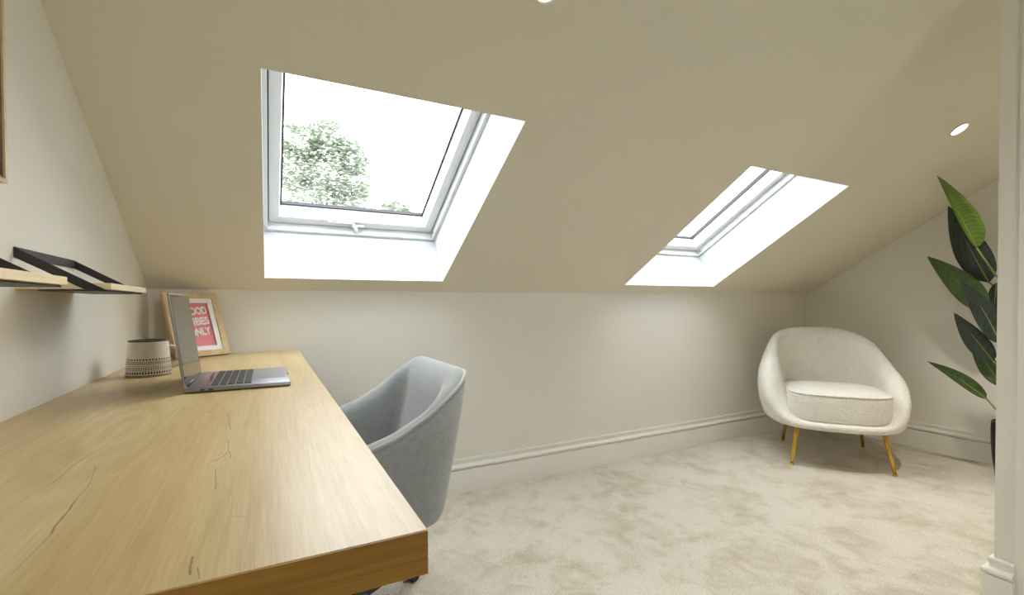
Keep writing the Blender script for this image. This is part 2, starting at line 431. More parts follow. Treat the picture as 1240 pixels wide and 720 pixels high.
# sloping ceiling with the two roof window openings
bm = bmesh.new()
us = sorted([-.1, W + .1] + [x for s in SKYL for x in s]); VT = -YT / CS
vsx = [-.08, V0, V1, VT]
def hole(ua, ub, va, vb): return va >= V0 - 1e-6 and vb <= V1 + 1e-6 and any(ua >= s[0] - 1e-6 and ub <= s[1] + 1e-6 for s in SKYL)
cells = {}
for i in range(len(us) - 1):
    for j in range(len(vsx) - 1):
        if hole(us[i], us[i + 1], vsx[j], vsx[j + 1]): continue
        hexa(bm, [roof(us[i], vsx[j], 0), roof(us[i + 1], vsx[j], 0), roof(us[i + 1], vsx[j + 1], 0), roof(us[i], vsx[j + 1], 0),
                  roof(us[i], vsx[j], .004), roof(us[i + 1], vsx[j], .004), roof(us[i + 1], vsx[j + 1], .004), roof(us[i], vsx[j + 1], .004)])
bmesh.ops.remove_doubles(bm, verts=bm.verts[:], dist=1e-5)
seen = {}
for f in bm.faces[:]:
    k = tuple(sorted(v.index for v in f.verts)) if False else tuple(sorted((round(v.co.x, 4), round(v.co.y, 4), round(v.co.z, 4)) for v in f.verts))
    seen.setdefault(k, []).append(f)
bmesh.ops.delete(bm, geom=[f for fs in seen.values() if len(fs) > 1 for f in fs], context='FACES_ONLY')
tag(link('ceiling', bm, M['ceiling']), 'sloping cream plastered ceiling with two roof window openings', kind='structure')
bm = bmesh.new(); box(bm, (-.1, YF - .1, ZT), (W + .1, YT, ZT + .05)); tag(link('ceiling', bm, M['ceiling']), 'flat cream ceiling above the camera', kind='structure')

# skirting boards
PROF = [(0, 0), (.020, 0), (.020, .1105), (.0190, .1135), (.0110, .1140), (.0110, .1165), (.0170, .1185), (.0225, .1225), (.0245, .1280), (.0230, .1335), (.0180, .1375),
        (.0120, .1395), (.0085, .1410), (.0080, .1470), (.0095, .1530), (.0115, .1570), (.0115, .1640), (.0090, .1676), (0, .1676)]
def skirting(name, label, path, closed_dirs):
    """path of floor points; closed_dirs: into-room normal per segment (mitred where two meet)"""
    bm = bmesh.new(); rings = []
    n = len(path)
    for i, p in enumerate(path):
        if i == 0: off = Vector(closed_dirs[0])
        elif i == n - 1: off = Vector(closed_dirs[-1])
        else:
            a, b_ = Vector(closed_dirs[i - 1]), Vector(closed_dirs[i]); off = a + b_
        rings.append([bm.verts.new(Vector(p) + off * t + Vector((0, 0, z))) for t, z in PROF])
    for q, w in zip(rings, rings[1:]):
        for k in range(len(PROF)):
            j = (k + 1) % len(PROF); bm.faces.new((q[k], q[j], w[j], w[k]))
    bm.faces.new(rings[0]); bm.faces.new(rings[-1][::-1])
    o = sharp(link(name, bm, M['white_gloss']), 30)
    return tag(o, label, kind='structure')
E3 = .0005
skirting('baseboard_back', 'white moulded skirting board along the knee wall', [(0, -E3, 0), (W, -E3, 0)], [(0, -1, 0)])
skirting('baseboard_right', 'white moulded skirting board along the gable wall', [(W - E3, -.0205, 0), (W - E3, YF, 0)], [(-1, 0, 0)])
skirting('baseboard_left', 'white moulded skirting board under the desk', [(E3, -.0205, 0), (E3, YF, 0)], [(1, 0, 0)])
skirting('baseboard_partition', 'white skirting board turning the corner of the partition', [(XP - E3, -1.690, 0), (XP - E3, YP + E3, 0), (XP + .11, YP + E3, 0)], [(-1, 0, 0), (0, 1, 0)])

# ------------------------------------------------------------------ roof windows
def ring_prism(bm, o, i, d0, d1):
    """rectangular ring between outer (ua,ub,va,vb) and inner rectangle, from depth d0 to d1 of the roof"""
    oc = [(o[0], o[2]), (o[1], o[2]), (o[1], o[3]), (o[0], o[3])]; ic = [(i[0], i[2]), (i[1], i[2]), (i[1], i[3]), (i[0], i[3])]
    for k in range(4):
        j = (k + 1) % 4
        hexa(bm, [roof(*oc[k], d0), roof(*oc[j], d0), roof(*ic[j], d0), roof(*ic[k], d0), roof(*oc[k], d1), roof(*oc[j], d1), roof(*ic[j], d1), roof(*ic[k], d1)])
def clean(bm):
    bmesh.ops.remove_doubles(bm, verts=bm.verts[:], dist=1e-6)
    seen = {}
    for f in bm.faces[:]:
        seen.setdefault(tuple(sorted(tuple(round(x, 5) for x in v.co) for v in f.verts)), []).append(f)
    bmesh.ops.delete(bm, geom=[f for fs in seen.values() if len(fs) > 1 for f in fs], context='FACES_ONLY')
def inset(r, a, top=None): return (r[0] + a, r[1] - a, r[2] + a, r[3] - (a if top is None else top))
def skylight(idx, ua, ub, label):
    root = empty('window_%d' % idx, roof((ua + ub) / 2, (V0 + V1) / 2, .24)); tag(root, label, kind='structure')
    O = (ua, ub, V0, V1)
    def part(name, mat, o, i, d0, d1, parent=root):
        bm = bmesh.new(); ring_prism(bm, o, i, d0, d1); clean(bm); return link(name, bm, mat, parent)
    part('reveal_lining', M['reveal'], inset(O, -.014), O, .0042, .2375)
    part('outer_frame', M['window_white'], inset(O, -.05), inset(O, .015), .240, .345)
    part('frame_seal', M['gap'], inset(O, .0152), inset(O, .025), .286, .343)
    sash = part('sash', M['window_white'], inset(O, .0195), inset(O, .056), .277, .318)
    # bevelled glazing bead, from the sash face back to the pane
    bm = bmesh.new(); a, b_ = inset(O, .0562), inset(O, .0625)
    ac = [(a[0], a[2]), (a[1], a[2]), (a[1], a[3]), (a[0], a[3])]; bc = [(b_[0], b_[2]), (b_[1], b_[2]), (b_[1], b_[3]), (b_[0], b_[3])]
    for k in range(4):
        j = (k + 1) % 4
        hexa(bm, [roof(*ac[k], .2775), roof(*ac[j], .2775), roof(*ac[j], .340), roof(*ac[k], .340),
                  roof(ac[k][0] * .8 + bc[k][0] * .2, ac[k][1] * .8 + bc[k][1] * .2, .2785), roof(ac[j][0] * .8 + bc[j][0] * .2, ac[j][1] * .8 + bc[j][1] * .2, .2785), roof(*bc[j], .340), roof(*bc[k], .340)])
    link('glazing_bead', bm, M['window_white'], sash)
    part('gasket', M['gasket'], inset(O, .0560), inset(O, .0700), .3405, .3455)
    bm = bmesh.new(); g = inset(O, .050)
    hexa(bm, [roof(g[0], g[2], .346), roof(g[1], g[2], .346), roof(g[1], g[3], .346), roof(g[0], g[3], .346), roof(g[0], g[2], .3462), roof(g[1], g[2], .3462), roof(g[1], g[3], .3462), roof(g[0], g[3], .3462)])
    # one sheet is enough for the pane: keep its inner face
    bmesh.ops.delete(bm, geom=[f for f in bm.faces if abs((f.calc_center_median() - roof(0, 0)).dot(NRM) - .346) > .00005], context='FACES')
    link('pane', bm, M['glass'], root)
    # outer cladding keeps the sky from leaking round the frame
    part('outer_cladding', M['gap'], inset(O, -.09), inset(O, .052), .3465, .372)
    # latch with its bar on the lower sash member
    uc = (ua + ub) / 2 - .008
    lt = None
    bm = bmesh.new()
    tube(bm, [roof(uc - .118, V0 + .050, .274), roof(uc - .01, V0 + .050, .272), roof(uc, V0 + .047, .270)], [.004, .0045, .005], 10)
    h = link('latch', bm, M['window_white'], root, smooth=True)
    bm = bmesh.new()
    tube(bm, [roof(uc - .010, V0 + .046, .270), roof(uc + .002, V0 + .036, .258), roof(uc + .007, V0 + .026, .250), roof(uc + .008, V0 + .018, .249)], [.006, .008, .009, .006], 12)
    tube(bm, [roof(uc + .004, V0 + .040, .266), roof(uc + .040, V0 + .042, .266)], [.007, .006], 12)
    tube(bm, [roof(uc - .014, V0 + .034, .276), roof(uc - .004, V0 + .034, .262)], [.007, .006], 12)
    link('latch_lever', bm, M['window_white'], h, smooth=True)
    # fixing screw in the frame near the lower right corner
    bm = bmesh.new(); c = roof(ub - .0148, V0 + .040, .258)
    tube(bm, [c + Vector((.002, 0, 0)), c + Vector((-.0012, 0, 0))], .0042, 12)
    link('fixing_screw', bm, M['gap'], root, smooth=False)
skylight(1, *SKYL[0], 'large white roof window above the desk with a tree showing outside')
skylight(2, *SKYL[1], 'white roof window near the armchair seen at a steep angle')

# ------------------------------------------------------------------ downlights
def downlight(u, v, label, cls):
    c = roof(u, v)
    root = empty('downlight', c); root.rotation_euler = (-SL, 0, 0)
    tag(root, label, 'light', 'recessed ceiling downlights')
    bm = bmesh.new(); lathe(bm, [(.031, -.0005), (.040, -.0005), (.0405, -.0025), (.039, -.0045), (.033, -.0050), (.031, -.003)], 40, close=True)
    link('bezel', bm, M['white_gloss'], root, smooth=True, local=True)
    bm = bmesh.new(); lathe(bm, [(0, -.0035), (.024, -.0030), (.0308, -.0022), (.0308, -.0008), (0, -.0008)], 40)
    link('lens', bm, M['lamp'], root, smooth=True, local=True)
    L = bpy.data.lights.new('downlight_lamp', 'SPOT'); L.energy = LAMP_W * cls; L.color = LAMP_COL; L.spot_size = R(150); L.spot_blend = .9; L.shadow_soft_size = .03
    lo = bpy.data.objects.new('lamp_light', L); col.objects.link(lo); lo.parent = root; lo.location = (0, 0, -.02)
downlight(1.026, 1.199 / CS + .029, 'recessed downlight at the top edge, between the two roof windows', .8)
downlight(3.245, 1.245 / CS, 'recessed downlight at the right, above the tall plant', 1.7)

# ------------------------------------------------------------------ desk
ZD, XD, YD = .7554, .520, -1.844
desk = empty('desk', (XD / 2, YD / 2, 0)); tag(desk, 'long oak desk against the left wall, in the foreground', 'desk')
bm = bmesh.new(); box(bm, (.0015, YD + .0012, ZD - .0381), (XD, -.0015, ZD), .0008, 1)
dt = link('desktop', bm, M['desk'], None); dt.parent = desk; dt.data.transform(Matrix.Identity(4)); dt.matrix_parent_inverse = world_of(desk).inverted()
bm = bmesh.new(); box(bm, (.0015, YD, ZD - .0377), (XD - .0004, YD + .0011, ZD - .0006)); tag(link('shaded_edge_band', bm, M['desk_edge_shaded'], desk), 'golden oak band coloured darker for shade on the near end of the desk')
for sx, sy in ((.45, -1.70), (.45, -.14), (.06, -1.70), (.06, -.14)):
    bm = bmesh.new(); box(bm, (sx - .02, sy - .02, .0005), (sx + .02, sy + .02, ZD - .0385), .003); link('leg', bm, M['chrome'], desk)

# ------------------------------------------------------------------ laptop
lx, ly, la = .2356, -.990, .003
lap = empty('laptop', (lx, ly, ZD), la); tag(lap, 'open grey laptop on the oak desk with its black screen towards the wall of shelves', 'laptop')
lap['label'] = 'open grey laptop standing on the oak desk in front of the framed print'
D_, L_, HB = .2128, .290, .0120
bm = bmesh.new(); box(bm, (0, 0, .0015), (D_, L_, HB), .0030, 3); 
base = link('base', bm, M['alu'], lap, local=True); sharp(base, 35)
for fx in (.02, D_ - .02):
    for fy in (.03, L_ - .03):
        bm = bmesh.new(); lathe(bm, [(0, 0), (.006, 0), (.006, .0018), (0, .0018)], 16, (fx, fy, 0)); link('foot', bm, M['black_plastic'], base, local=True)
for px_ in (.030, .046):
    bm = bmesh.new(); box(bm, (px_, -.0004, .0050), (px_ + .009, .0003, .0082)); link('port', bm, M['black_plastic'], base, local=True)
# keyboard well, touch strip, keys, trackpad
bm = bmesh.new(); box(bm, (.034, .014, HB + .0001), (.132, L_ - .014, HB + .0004)); well = link('keyboard_deck', bm, M['alu'], lap, local=True)
bm = bmesh.new(); box(bm, (.0355, .019, HB + .0005), (.0455, L_ - .019, HB + .0010)); tag(link('touch_strip', bm, M['glass_black'], lap, local=True), 'glossy black touch strip')
km = None
for rr_ in range(5):
    x0 = .0485 + rr_ * .0166
    n = 14 if rr_ < 4 else 10
    wk = (L_ - .032) / n
    for k in range(n):
        if km is None or (rr_ in (0, 4) and k == 0):
            bm = bmesh.new(); box(bm, (-.0074, -wk / 2 + .0012, 0), (.0074, wk / 2 - .0012, .0014), .0008, 1)
            o = link('key', bm, M['key'], lap, local=True); km = o
        else:
            o = km.copy(); col.objects.link(o); o.parent = lap
        o.location = (x0 + .0074, .016 + wk * (k + .5), HB + .0005)
bm = bmesh.new(); box(bm, (.1365, .085, HB + .0001), (.206, .215, HB + .0004), .0001, 1); tag(link('trackpad', bm, M['alu'], lap, local=True), 'smooth grey trackpad')
bm = bmesh.new(); box(bm, (D_ - .0022, .135, HB - .003), (D_ + .0004, .165, HB + .0002), .0001, 1); link('lid_notch', bm, M['black_plastic'], base, local=True)
T = Matrix.Translation((.004, 0, HB)) @ Matrix.Rotation(-.128, 4, 'Y')
bm = bmesh.new(); box(bm, (-.0048, 0, .001), (0, L_, .2110), .0016, 3, T); lid = link('lid', bm, M['alu'], lap, local=True); sharp(lid, 35)
bm = bmesh.new(); box(bm, (.0001, .0025, .0035), (.0006, L_ - .0025, .2085), 0, 1, T); tag(link('screen', bm, M['glass_black'], lid, local=True), 'glossy black reflective screen')
bm = bmesh.new(); tube(bm, [(.0035, .03, HB + .0010), (.0035, L_ - .03, HB + .0010)], .0036, 12); link('hinge', bm, M['black_plastic'], lap, local=True, smooth=True)

# ------------------------------------------------------------------ mug
mug = empty('mug', (.106, -.600, ZD)); tag(mug, 'cream mug with black printed bands and dark rim beside the laptop', 'mug')
RB, RT, HM = .0530, .0455, .098
def rad(z): return RB + (RT - RB) * (z / HM)
prof = [(0, .0006), (RB - .004, .0006), (RB - .0008, .0025)] + [(rad(z), z) for z in [.005 + k * .009 for k in range(11)] if z < HM - .002]
prof += [(RT - .0002, HM - .0012), (RT - .0045, HM - .0012)] + [(rad(z) - .0045, z) for z in (.08, .05, .02)] + [(RB - .008, .008), (0, .007)]
bm = bmesh.new(); lathe(bm, prof, 56); link('body', bm, M['mug'], mug, smooth=True, local=True)
bm = bmesh.new(); lathe(bm, [(RT + .0004, HM - .0030), (RT + .0008, HM - .0010), (RT - .0003, HM + .0008), (RT - .0030, HM + .0010), (RT - .0052, HM - .0004), (RT - .0050, HM - .003)], 56, close=True)
tag(link('rim', bm, M['mug_rim'], mug, smooth=True, local=True), 'dark brown glazed rim')
bm = bmesh.new(); hd = Vector((math.cos(R(8)), math.sin(R(8)), 0))
pts = []
for k in range(17):
    t = -math.pi / 2 + math.pi * k / 16
    pts.append(hd * (.0440 + .034 * math.cos(t) + (.006 if k == 0 else 0)) + Vector((0, 0, .049 + .030 * math.sin(t))))
tube(bm, pts, .0055, 12); link('handle', bm, M['mug_plain'], mug, smooth=True, local=True)

# ------------------------------------------------------------------ framed print on the desk
fa, ft, fw_, fh_, fb = .633, .367, .1934, .2526, .021
fr = empty('picture_frame', (.2728, -.0883, ZD)); tag(fr, 'small light oak frame with pink lettered print leaning behind the laptop', 'picture frame')
ev = Vector((math.cos(fa), math.sin(fa), 0)); nv = Vector((math.sin(fa), -math.cos(fa), 0))
upv = Vector((0, 0, 1)) * math.cos(ft) - nv * math.sin(ft); fn = nv * math.cos(ft) + Vector((0, 0, 1)) * math.sin(ft)
fo = Vector((.2728, -.0883, ZD + .0066)) - ev * fw_       # lower left front corner
def FM(): return Matrix((ev, upv, fn)).transposed().to_4x4()
FMX = Matrix.Translation(fo) @ FM()
DEPTH = .0150
def fbox(name, mat, x0, y0, x1, y1, z0, z1, parent, bev=0.0):
    bm = bmesh.new(); box(bm, (x0, y0, z0), (x1, y1, z1), bev, 2, FMX); return link(name, bm, mat, parent)
bm = bmesh.new()
def member(bm, q):  # mitred frame member
    hexa(bm, [FMX @ Vector((x, y, z)) for z in (-DEPTH, 0) for x, y in q])
for q in ([(0, 0), (fw_, 0), (fw_ - fb, fb), (fb, fb)], [(fw_, 0), (fw_, fh_), (fw_ - fb, fh_ - fb), (fw_ - fb, fb)], [(fw_, fh_), (0, fh_), (fb, fh_ - fb), (fw_ - fb, fh_ - fb)], [(0, fh_), (0, 0), (fb, fb), (fb, fh_ - fb)]):
    b2 = bmesh.new(); member(b2, q); link('frame_member', b2, M['frame_wood'], fr)
bm.free()
MB = .0185
i0, i1, j0, j1 = fb, fw_ - fb, fb, fh_ - fb
for k, q in enumerate(((i0, j0, i1, j0 + MB), (i0, j1 - MB, i1, j1), (i0, j0 + MB, i0 + MB, j1 - MB), (i1 - MB, j0 + MB, i1, j1 - MB))):
    pass
bm = bmesh.new()
for q in ((i0, j0, i1, j0 + MB), (i0, j1 - MB, i1, j1), (i0, j0 + MB, i0 + MB, j1 - MB), (i1 - MB, j0 + MB, i1, j1 - MB)):
    box(bm, (q[0], q[1], -.0075), (q[2], q[3], -.0055), 0, 1, FMX)
link('mount', bm, M['mat_board'], fr)
art = fbox('print', M['pink'], i0, j0, i1, j1, -.0140, -.0128, fr); tag(art, 'coral pink print with white block letters')
fbox('backing', M['frame_wood'], i0, j0, i1, j1, -.0149, -.0141, fr)
aw = (i1 - i0) - 2 * MB; acx = (i0 + i1) / 2; acy = (j0 + j1) / 2
def text(body, cy, size, parent, tw):
    cu = bpy.data.curves.new('txt', 'FONT'); cu.body = body; cu.size = size; cu.align_x = 'CENTER'; cu.align_y = 'CENTER'
    cu.bevel_depth = .0017; cu.bevel_resolution = 0; cu.extrude = .0003; cu.space_character = .98
    o = bpy.data.objects.new('txt', cu); col.objects.link(o)
    bpy.context.view_layer.update()
    me = bpy.data.meshes.new_from_object(o.evaluated_get(bpy.context.evaluated_depsgraph_get()))
    bpy.data.objects.remove(o)
    xs = [v.co.x for v in me.vertices]; wdt = max(xs) - min(xs); mx_ = (max(xs) + min(xs)) / 2
    k = tw / wdt
    me.transform(FMX @ Matrix.Translation((acx + .0100, cy, -.0118)) @ Matrix.Rotation(R(5), 4, 'Z') @ Matrix.Diagonal((k, 1.12, 1, 1)) @ Matrix.Translation((-mx_, 0, 0)))
    me.transform(world_of(parent).inverted())
    me.materials.append(M['letter']); me.name = 'lettering'
    t = bpy.data.objects.new('lettering', me); col.objects.link(t); t.parent = parent
    return t
for body, dy, tw in (('GOOD', .040, .083), ('VIBES', -.002, .084), ('ONLY', -.044, .081)):
    t = text(body, acy + .014 + dy, .036, fr, tw); tag(t, 'white block letters spelling ' + body)
# easel strut at the back
pb = fo + ev * fw_ * .5 + upv * fh_ * .45 - fn * (DEPTH + .001); bm = bmesh.new()
pf = Vector((pb.x, pb.y, 0)) - nv * .028; pf.z = ZD + .001
tube(bm, [pb, pf], .004, 8); link('easel_strut', bm, M['black_plastic'], fr)

# ------------------------------------------------------------------ wall shelves
def shelf(y0, label):
    """board .30 long hung in a folded black steel band"""
    ln, dp, zb, th = .297, .135, .9805, .0125
    root = empty('wall_shelf', (0, y0 + ln / 2, zb)); tag(root, label, 'shelf', 'black and oak wall shelves')
    bm = bmesh.new(); box(bm, (.0008, y0, zb), (dp, y0 + ln, zb + th), .0007, 1); link('board', bm, M['shelf_wood'], root)
    bm = bmesh.new(); t = .0022
    box(bm, (.0005, y0 - t, 1.0370), (.0005 + t, y0 + ln + t, 1.0555)); bk = link('back_plate', bm, M['black_metal'], root)
    for ys in (y0 - t - .0004, y0 + ln + .0004):
        bm = bmesh.new()
        prism(bm, [(.0005, ys, 1.0370), (.0005, ys, 1.0555), (.128, ys, zb - .0010), (.098, ys, zb - .0010)], (0, t, 0)); link('arm', bm, M['black_metal'], root)
    bm = bmesh.new(); box(bm, (.030, y0 - t, zb - .0031), (.1275, y0 + ln + t, zb - .0011)); link('base_plate', bm, M['black_metal'], root)
shelf(-1.078, 'oak shelf on folded black steel, nearest the sloping ceiling')
shelf(-1.600, 'oak shelf on folded black steel, cut by the left edge of view')

# ------------------------------------------------------------------ picture on the left wall
wf = empty('wall_picture', (0, -1.63, 1.148)); tag(wf, 'wooden picture frame hanging on the left wall above the shelves', 'picture frame')
y0, y1, z0, z1, dp, bd = -1.96, -1.181, 1.147, 2.02, .030, .0065
for q in ([(y0, z0), (y1, z0), (y1 - bd, z0 + bd), (y0 + bd, z0 + bd)], [(y1, z0), (y1, z1), (y1 - bd, z1 - bd), (y1 - bd, z0 + bd)],
          [(y1, z1), (y0, z1), (y0 + bd, z1 - bd), (y1 - bd, z1 - bd)], [(y0, z1), (y0, z0), (y0 + bd, z0 + bd), (y0 + bd, z1 - bd)]):
    bm = bmesh.new(); hexa(bm, [(x, y, z) for x in (.001, dp) for y, z in q]); link('frame_member', bm, M['frame_wood'], wf)
bm = bmesh.new(); box(bm, (.0015, y0 + bd, z0 + bd), (.006, y1 - bd, z1 - bd)); link('picture', bm, M['mat_board'], wf)
for lo, hi in (((y0 + bd, z0 + bd), (y1 - bd, z0 + bd + .004)), ((y0 + bd, z1 - bd - .004), (y1 - bd, z1 - bd)), ((y0 + bd, z0 + bd + .004), (y0 + bd + .004, z1 - bd - .004)), ((y1 - bd - .004, z0 + bd + .004), (y1 - bd, z1 - bd - .004))):
    bm = bmesh.new(); box(bm, (.0065, lo[0], lo[1]), (dp - .003, hi[0], hi[1])); tag(link('inner_liner', bm, M['wall_frame_wood'], wf), 'dark brown inner side of the frame')

# ------------------------------------------------------------------ desk chair (grey velvet tub on a star base)
CY, CXB = -.825, .898
ch = empty('desk_chair', (.585, CY, 0)); tag(ch, 'grey velvet tub chair with piped edge pushed under the oak desk', 'chair')
def smooth(a, b, t):
    t = max(0, min(1, (t - a) / (b - a))); return t * t * (3 - 2 * t)
HWD, XF, CR = .283, .335, .125
def plan(s):
    """s 0..1 round the tub: near arm front -> back -> far arm front; returns point and outward normal (world xy)"""
    Ls = CXB - CR - XF; Lc = CR * math.pi / 2; Lb = 2 * (HWD - CR); tot = 2 * Ls + 2 * Lc + Lb; d = s * tot
    if d < Ls: return Vector((XF + d, CY - HWD)), Vector((0, -1))
    d -= Ls
    if d < Lc:
        a = d / CR; return Vector((CXB - CR + CR * math.sin(a), CY - HWD + CR - CR * math.cos(a))), Vector((math.sin(a), -math.cos(a)))
    d -= Lc
    if d < Lb: return Vector((CXB, CY - HWD + CR + d)), Vector((1, 0))
    d -= Lb
    if d < Lc:
        a = d / CR; return Vector((CXB - CR + CR * math.cos(a), CY + HWD - CR + CR * math.sin(a))), Vector((math.cos(a), math.sin(a)))
    d -= Lc
    return Vector((CXB - CR - d, CY + HWD)), Vector((0, 1))
ZB = .365
def rim_z(p):
    x = p.x
    ks = [(.33, .560), (.50, .578), (.611, .600), (.683, .622), (.756, .662), (.811, .704), (.86, .736), (.895, .763)]
    for (xa, za), (xb, zb_) in zip(ks, ks[1:]):
        if x <= xb: return za + (zb_ - za) * max(0, (x - xa) / (xb - xa))
    return ks[-1][1]
NS = 84
shell = []; piping = []
ctr = Vector((.60, CY))
def tub_pt(p, n, z, zt, inward):
    """shrink towards the foot of the tub, lean back at the top"""
    f = min(1.0, (z - ZB) / (.78 - ZB))
    kx = 1 - .24 * (1 - f) ** 1.1 ; ky = 1 - .10 * (1 - f) ** 1.2
    q = Vector((ctr.x + (p.x - ctr.x) * kx, ctr.y + (p.y - ctr.y) * ky)) - n * inward
    return Vector((q.x, q.y, z))
bm = bmesh.new(); rings = []
TH = .062
for i in range(NS + 1):
    s = i / NS; p, n = plan(s); zt = rim_z(p)
    end = min(s, 1 - s) * 2
    row = []
    zo = [0, .012, .04, .10, .2, .35, .5, .65, .8, .92, .975]
    foot = [.050, .022, .006, 0, 0, 0, 0, 0, 0, .001, .004]
    for a, ins in zip(zo, foot): row.append(tub_pt(p, n, ZB + (zt - ZB) * a, zt, ins))
    for ins, dz in ((.011, .002), (.022, .009), (.036, .008), (.046, .001)): row.append(tub_pt(p, n, zt, zt, ins) + Vector((0, 0, dz)))
    for a in (.93, .8, .6, .4, .25, .12): row.append(tub_pt(p, n, ZB + (zt - ZB) * a, zt, TH + (.02 * (1 - a))))
    rings.append([bm.verts.new(v) for v in row])
    piping.append(tub_pt(p, n, zt, zt, .006) + Vector((0, 0, .0005)))
for q, w in zip(rings, rings[1:]):
    for k in range(len(q) - 1): bm.faces.new((q[k], w[k], w[k + 1], q[k + 1]))
    bm.faces.new((q[-1], w[-1], w[0], q[0]))
bm.faces.new(rings[0]); bm.faces.new(rings[-1][::-1])
sh = link('tub_shell', bm, M['velvet'], ch); sharp(sh, 60)
bm = bmesh.new(); tube(bm, piping, .0048, 8); link('piping', bm, M['piping'], sh, smooth=True)
# upright seams inside the tub at the two back corners
for s_ in (.40, .60):
    p, n = plan(s_); zt = rim_z(p); bm = bmesh.new()
    tube(bm, [tub_pt(p, n, ZB + (zt - ZB) * a, zt, TH + .02 * (1 - a) - .001) for a in (.2, .4, .6, .8, .93)], .0022, 6)
    link('seam', bm, M['piping'], sh, smooth=True)
bm = bmesh.new(); box(bm, (.345, CY - .205, .372), (.800, CY + .205, .480), .038, 5); o = link('seat_cushion', bm, M['velvet'], ch, smooth=True)
bm = bmesh.new(); box(bm, (.36, CY - .2, ZB - .004), (.77, CY + .2, ZB + .012), .012, 2); link('seat_pan', bm, M['black_plastic'], ch)
bm = bmesh.new(); lathe(bm, [(0, .10), (.030, .10), (.030, .20), (.018, .205), (.018, ZB - .012), (.060, ZB - .006), (0, ZB - .006)], 24, (.585, CY, 0)); link('gas_column', bm, M['black_gloss'], ch, smooth=False)
for k in range(5):
    a = R(36.7 + 72 * k); d = Vector((math.cos(a), math.sin(a), 0)); c = Vector((.585, CY, 0)); pz = d.cross(Vector((0, 0, 1)))
    bm = bmesh.new()
    e0, e1 = c + d * .02, c + d * .312
    hexa(bm, [e0 - pz * .026 + Vector((0, 0, .085)), e0 + pz * .026 + Vector((0, 0, .085)), e1 + pz * .015 + Vector((0, 0, .062)), e1 - pz * .015 + Vector((0, 0, .062)),
              e0 - pz * .020 + Vector((0, 0, .122)), e0 + pz * .020 + Vector((0, 0, .122)), e1 + pz * .011 + Vector((0, 0, .078)), e1 - pz * .011 + Vector((0, 0, .078))])
    arm_ = link('base_arm', bm, M['black_gloss'], ch)
    bm = bmesh.new(); w0 = c + d * .309
    for s in (-1, 1): tube(bm, [w0 + pz * s * .006 + Vector((0, 0, .0245)), w0 + pz * s * .021 + Vector((0, 0, .0245))], .024, 20)
    tube(bm, [w0 + Vector((0, 0, .03)), w0 + Vector((0, 0, .066))], .006, 10)
    link('castor', bm, M['black_plastic'], arm_)

# ------------------------------------------------------------------ cream armchair
AC = Vector((3.50, -.56, 0)); AR = R(-50.3)
ac = empty('armchair', AC, AR); tag(ac, 'rounded cream boucle armchair on four brass legs in the far corner', 'armchair')
def rim_h(t, right=False):   # t: 0 at the back, pi at the front; the right arm sweeps down lower
    ks = [(0, .788), (30, .780), (55, .746), (75, .690), (92, .600), (106, .500), (118, .405), (130, .325), (142, .284), (156, .272), (180, .270)]
    if right: ks = [(0, .788), (30, .754), (55, .700), (75, .622), (92, .540), (106, .462), (118, .388), (130, .320), (142, .284), (156, .272), (180, .270)]
    d = math.degrees(t)
    for i in range(len(ks) - 1):
        if d <= ks[i + 1][0] + 1e-6:
            (x0, a), (x1, b_) = ks[i], ks[i + 1]
            pa = ks[i - 1] if i else (-30, .785); pb = ks[i + 2] if i + 2 < len(ks) else (204, .272)
            ma = (b_ - pa[1]) / (x1 - pa[0]) * (x1 - x0); mb = (pb[1] - a) / (pb[0] - x0) * (x1 - x0)
            u = (d - x0) / (x1 - x0)
            return (2*u**3 - 3*u*u + 1) * a + (u**3 - 2*u*u + u) * ma + (-2*u**3 + 3*u*u) * b_ + (u**3 - u*u) * mb
    return .270
NT = 96
bm = bmesh.new(); rings = []
def outl(t, k=1.0, e=2.6):
    """rounded plan, back at +y"""
    s, c = math.sin(t), math.cos(t)
    x = math.copysign(abs(s) ** (2 / e), s); y = math.copysign(abs(c) ** (2 / e), c)
    return Vector((x, y, 0))
ZA = .222
for i in range(NT):
    t = math.tau * i / NT; h = rim_h(min(t, math.tau - t), t < math.pi); o = outl(t)
    fr_ = (1 - math.cos(min(t, math.tau - t))) / 2      # 0 back, 1 front
    th = .085 + .010 * fr_
    hh = h - ZA
    row = []
    def P(kx, ky, z): return Vector((o.x * kx * (.918 if o.x > 0 else 1.0), o.y * ky + (.012 if o.y > 0 else 0), z))
    for f, g in ((0, -.055), (.02, -.026), (.08, -.008), (.22, 0), (.45, .002), (.65, .0), (.82, -.008), (.92, -.020)):
        z = ZA + hh * f
        bul = .030 * math.sin(math.pi * min(1, (z - ZA) / .42)) if z < ZA + .42 else 0
        kx, ky = .372 + bul + g, .345 + bul * .8 + g
        row.append(P(kx, ky, z))
    top = [(.035, -.006), (.060, 0), (.085, -.006)]
    ztop = h
    bulr = .030 * math.sin(math.pi * min(1, (h - ZA) / .42)) if h < ZA + .42 else 0
    for g, dz in ((-.036, -.006), (-.052, 0), (-.070, -.004), (-.084, -.014)):
        row.append(P(.372 + bulr + g, .345 + bulr * .8 + g, ztop + dz))
    for f in (.84, .62, .40, .2):
        z = ZA + .03 + (h - ZA - .03) * f
        row.append(P(.372 - th - .012 * (1 - f), .345 - th - .012 * (1 - f), z))
    rings.append([bm.verts.new(v) for v in row])
for i in range(NT):
    q, w = rings[i], rings[(i + 1) % NT]
    for k in range(len(q) - 1): bm.faces.new((q[k], w[k], w[k + 1], q[k + 1]))
bm.faces.new([r_[0] for r_ in rings]); bm.faces.new([r_[-1] for r_ in rings][::-1])
body = link('tub_body', bm, M['boucle'], ac, smooth=True, local=True)
sharp(body, 75)
